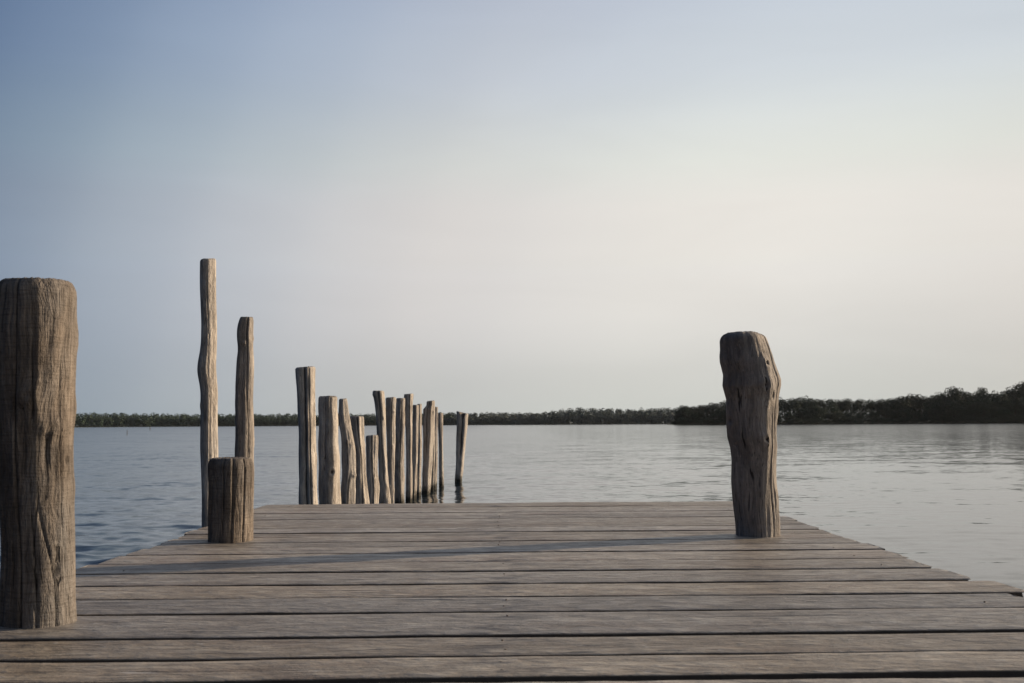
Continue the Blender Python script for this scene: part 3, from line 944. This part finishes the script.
wood_post("mooring_post", "thick crooked post with a swollen upper half on the deck's right", "post", dr_,
          [(334, 723, 758), (337, 719.5, 763.5), (341, 717.8, 765), (350, 717.5, 767.5), (356, 716.5, 769.5), (362, 716.5, 771), (370, 718.5, 774), (375, 720, 776.5), (380, 720, 779), (386, 720, 780), (392, 722.5, 779.5),
           (400, 725.5, 779), (410, 726, 778), (420, 727, 777.5), (432, 726, 777), (438, 726, 776.8), (446, 728, 777), (460, 730, 776.5), (480, 731, 778), (500, 733, 779), (520, 734.5, 780), (540, 736, 781.5)],
          33, MAT_POST_GREY, bottom=-0.5, group=gm, seg=176, lobes=0.035, ridge=0.005, rough=1.1, step=0.005,
          cracks=[(S_(312), 0.10, 0.05, 0.0, 0.8, 0.14), (S_(330), 0.07, 0.04, 0.3, 1.0, 0.12)],
          knots=[(S_(283), 0.83, 0.12, 0.22, 0.035), (S_(300), 0.90, 0.12, 0.25, 0.03), (S_(287), 0.66, 0.12, 0.22, 0.03), (S_(306), 0.80, 0.10, 0.2, 0.05), (S_(190), 0.72, 0.07, 0.4, 0.04)],
          bevel_top=0.03, soften=0.006, square=3.2, corner=273, wob=0.10, topnoise=0.005)

# thin poles in the water beside the deck
gp = "thin poles standing in the water beside the pier"
BED = -1.5
wood_post("pole", "tallest thin pole, kinked halfway up, beside the deck behind the short stub", "pole", 5.35,
          [(259.5, 200, 216), (280, 200, 216.3), (320, 201, 216.5), (345, 200.5, 216.5), (358, 198.5, 216), (366, 196.5, 215.5), (375, 197, 216), (388, 200, 217), (420, 200.5, 217), (450, 200, 218), (490, 201.5, 217), (527, 202, 217)],
          34, MAT_PILE, bottom=BED, group=gp, seg=64, rough=0.9, lobes=0.05, step=0.01, cracks=[(S_(280), 0.06, 0.08, 0, 1, 0.2)], top_slant=(0.1, 0), square=2.6, corner=285, wob=0.2)
wood_post("pole", "shorter thin brown pole rising behind the short stub, right of the tallest pole", "pole", 6.05,
          [(317.5, 241, 254), (323, 238.5, 254), (335, 237.3, 253.7), (350, 238.5, 253), (362, 236.5, 253.7), (400, 235.2, 252.5), (440, 234.5, 253), (465, 234, 253)],
          35, MAT_POST_GREY, bottom=BED, group=gp, seg=64, rough=0.9, lobes=0.06, step=0.01, cracks=[(S_(305), 0.12, 0.12, 0, 1, 0.12)], bevel_top=0.5, square=2.8, corner=292, wob=0.12)

# the line of old piles
gr = "old piles in a row in the lake"
PILES = [
 ("leftmost and thickest-topped pile of the row, tall and straight with a long dark crack", 8.7, [(367.5, 296.5, 315), (380, 296.8, 315), (400, 298, 315.5), (440, 299, 316), (503, 299, 317.5)], dict(cracks=[(S_(272), 0.24, 0.16, 0.45, 1.0, 0.06), (S_(300), 0.1, 0.1, 0, 1, 0.05)])),
 ("stout pale pile with a big dark knot, second from the left in the row", 9.45, [(396.5, 319, 337.5), (440, 318.7, 338.5), (455, 318.7, 339.5), (503, 319, 341)], dict(knots=[(S_(290), 0.69, 0.30, 0.36, 0.055)], cracks=[(S_(283), 0.12, 0.14, 0.0, 0.6, 0.2), (S_(250), 0.10, 0.06, 0.7, 1.0, 0.02)])),
 ("bent pile with an elbow and a knot halfway, leaning left against the stout knotted one", 10.2, [(399, 338.5, 346.5), (410, 338.5, 348.5), (420, 339, 350.5), (435, 341, 353), (448, 342, 355.5), (456, 342, 356), (470, 341.5, 355.5), (503, 341, 355.5)], dict(knots=[(S_(330), 0.67, 0.12, 0.4, 0.05)], cracks=[(S_(285), 0.10, 0.14, 0, 0.7, 0.15)])),
 ("mid-height flat-topped pile between the bent pile and the shortest pile", 10.8, [(416.5, 349.5, 364), (440, 352.5, 364.5), (470, 354, 366), (503, 355, 369)], dict(cracks=[(S_(285), 0.15, 0.15, 0, 1, 0.15)])),
 ("shortest pile of the row, flat-topped with a swelling low on its sunlit side", 11.5, [(435.5, 365, 378), (470, 366.5, 377.5), (487, 366, 379.5), (503, 367, 378)], dict(cracks=[(S_(280), 0.18, 0.12, 0, 1, 0.05)], knots=[(S_(320), 0.57, 0.12, 0.4, 0.06)])),
 ("tall pile leaning left right behind the shortest pile, wider towards its slanted top", 12.3, [(391, 372.5, 384), (405, 374.5, 384.8), (420, 376, 385.5), (450, 378, 386.5), (470, 378.5, 387), (503, 379, 391)], dict(cracks=[(S_(275), 0.16, 0.14, 0.5, 1, 0.06)])),
 ("dark narrow pile just right of the tall left-leaning one, with a ragged sunlit edge", 12.8, [(397.5, 385.5, 396), (450, 387, 395), (503, 387, 394)], dict(cracks=[(S_(290), 0.14, 0.12, 0, 1, 0.15)])),
 ("straight flat-topped pile just left of the taller one with a widened flat top", 13.5, [(398.3, 396, 404.8), (450, 394.8, 404.6), (503, 394.5, 404.5)], dict(cracks=[(S_(285), 0.12, 0.12, 0, 1, 0.05)])),
 ("tall pile with a widened flat top in the middle of the row", 14.2, [(394, 404, 413.7), (403, 404.5, 413), (420, 405.2, 412.5), (450, 406, 412), (503, 405.5, 412.5)], dict(cracks=[(S_(290), 0.15, 0.12, 0, 1, 0.08)])),
 ("slim brown pile right of the widened flat-topped one", 14.9, [(405, 412.7, 418.7), (450, 412, 418), (503, 410, 416.5)], dict()),
 ("very thin pale pile squeezed right behind the slim brown one", 15.5, [(404, 417, 421.5), (440, 417, 421.8), (503, 415, 421)], dict()),
 ("broad pile with a stepped broken top near the right end of the row", 15.8, [(401, 427, 435), (406.5, 426.6, 435), (408, 423.3, 435), (425, 423, 434.5), (450, 423, 433), (497, 421.5, 430)], dict(cracks=[(S_(250), 0.2, 0.14, 0.6, 1, 0.03)], top_slant=(0.1, 0))),
 ("thin pile almost hidden behind the broad stepped one", 16.6, [(408, 430, 434.5), (450, 430, 435), (493, 428.8, 434)], dict()),
 ("thin pile second from the right end of the row", 17.0, [(407, 434, 438), (450, 433.2, 437.7), (491, 431.5, 437)], dict()),
 ("thin pale pile at the right end of the row", 17.7, [(413, 437.7, 443), (450, 438.8, 443), (488, 439, 444)], dict(cracks=[(S_(290), 0.12, 0.15, 0, 1, 0.1)])),
]
for i, (lab, d, rows, kw) in enumerate(PILES):
    kw = dict(kw)
    wood_post("pile", lab, "pile", d, rows, 50 + i, MAT_PILE, bottom=BED, group=gr, seg=72, lobes=0.085, ridge=0.014, step=0.012,
              bevel_top=0.06, square=3.4, corner=[292, 290, 286, 290, 285, 290, 286, 290, 288, 284, 286, 288, 286, 284, 286][i], wob=0.16, **{"top_slant": (0.0 if i % 2 else 0.08, 0.0), "rough": 0.7 if i < 2 else 1.3, **kw})
wood_post("pile", "lone leaning pile with a split top standing in the water apart from the row", "pile", 18.9,
          [(412.5, 457, 468.5), (430, 456.6, 467), (445, 456.2, 465.6), (460, 456, 464), (487, 454.5, 461.5)], 90, MAT_PILE, bottom=BED, group=None, seg=72, rough=0.8,
          lobes=0.06, step=0.012, cracks=[(S_(275), 0.40, 0.22, 0.60, 1.0, 0.04)], notch=(S_(278), 0.10, 0.35), top_slant=(-0.25, 0), square=2.8, corner=300, wob=0.1)

# two thin stakes far out on the left
for (px, py, hpx, lab) in ((127, 435, 5, "tiny dark stake far out on the left, the nearer of two"), (150, 430.5, 4, "tiny stake far out on the left, close to the far shore")):
    q = at_height(px, py, WATER)
    h = hpx / FPX * q[1]
    r_ = 0.32 / FPX * q[1]
    k = 8
    vv, ff = [], []
    for l, (z, s) in enumerate(((-0.6, 1.0), (h * 0.5, 0.95), (h * 0.95, 0.85), (h, 0.3))):
        for a in range(k):
            vv.append((r_ * s * math.cos(a * 2 * math.pi / k) + 0.1 * r_ * l, r_ * s * math.sin(a * 2 * math.pi / k), z))
    for l in range(3):
        for a in range(k):
            ff.append((l * k + a, l * k + (a + 1) % k, (l + 1) * k + (a + 1) % k, (l + 1) * k + a))
    ff.append(tuple(3 * k + a for a in range(k)))
    o = mesh_obj("stake", np.array(vv), ff, MAT_BEAM)
    o.location = (q[0], q[1], WATER)
    tag(o, lab, "stake", "stakes far out in the lake")


# ------------------------------------------------------------------ the hazy air over the lake
t = NT("air_haze")
pv = t.n("ShaderNodeVolumePrincipled")
pv.inputs["Color"].default_value = (0.84, 0.88, 0.92, 1)
pv.inputs["Density"].default_value = 0.00003
pv.inputs["Anisotropy"].default_value = 0.2
t.t.links.new(pv.outputs[0], t.out.inputs["Volume"])
v, f = box(-2000, 2000, -2000, 2000, WATER - 3.0, 60.0)
tag(mesh_obj("haze", v, f, t.m, smooth=False), kind="stuff")
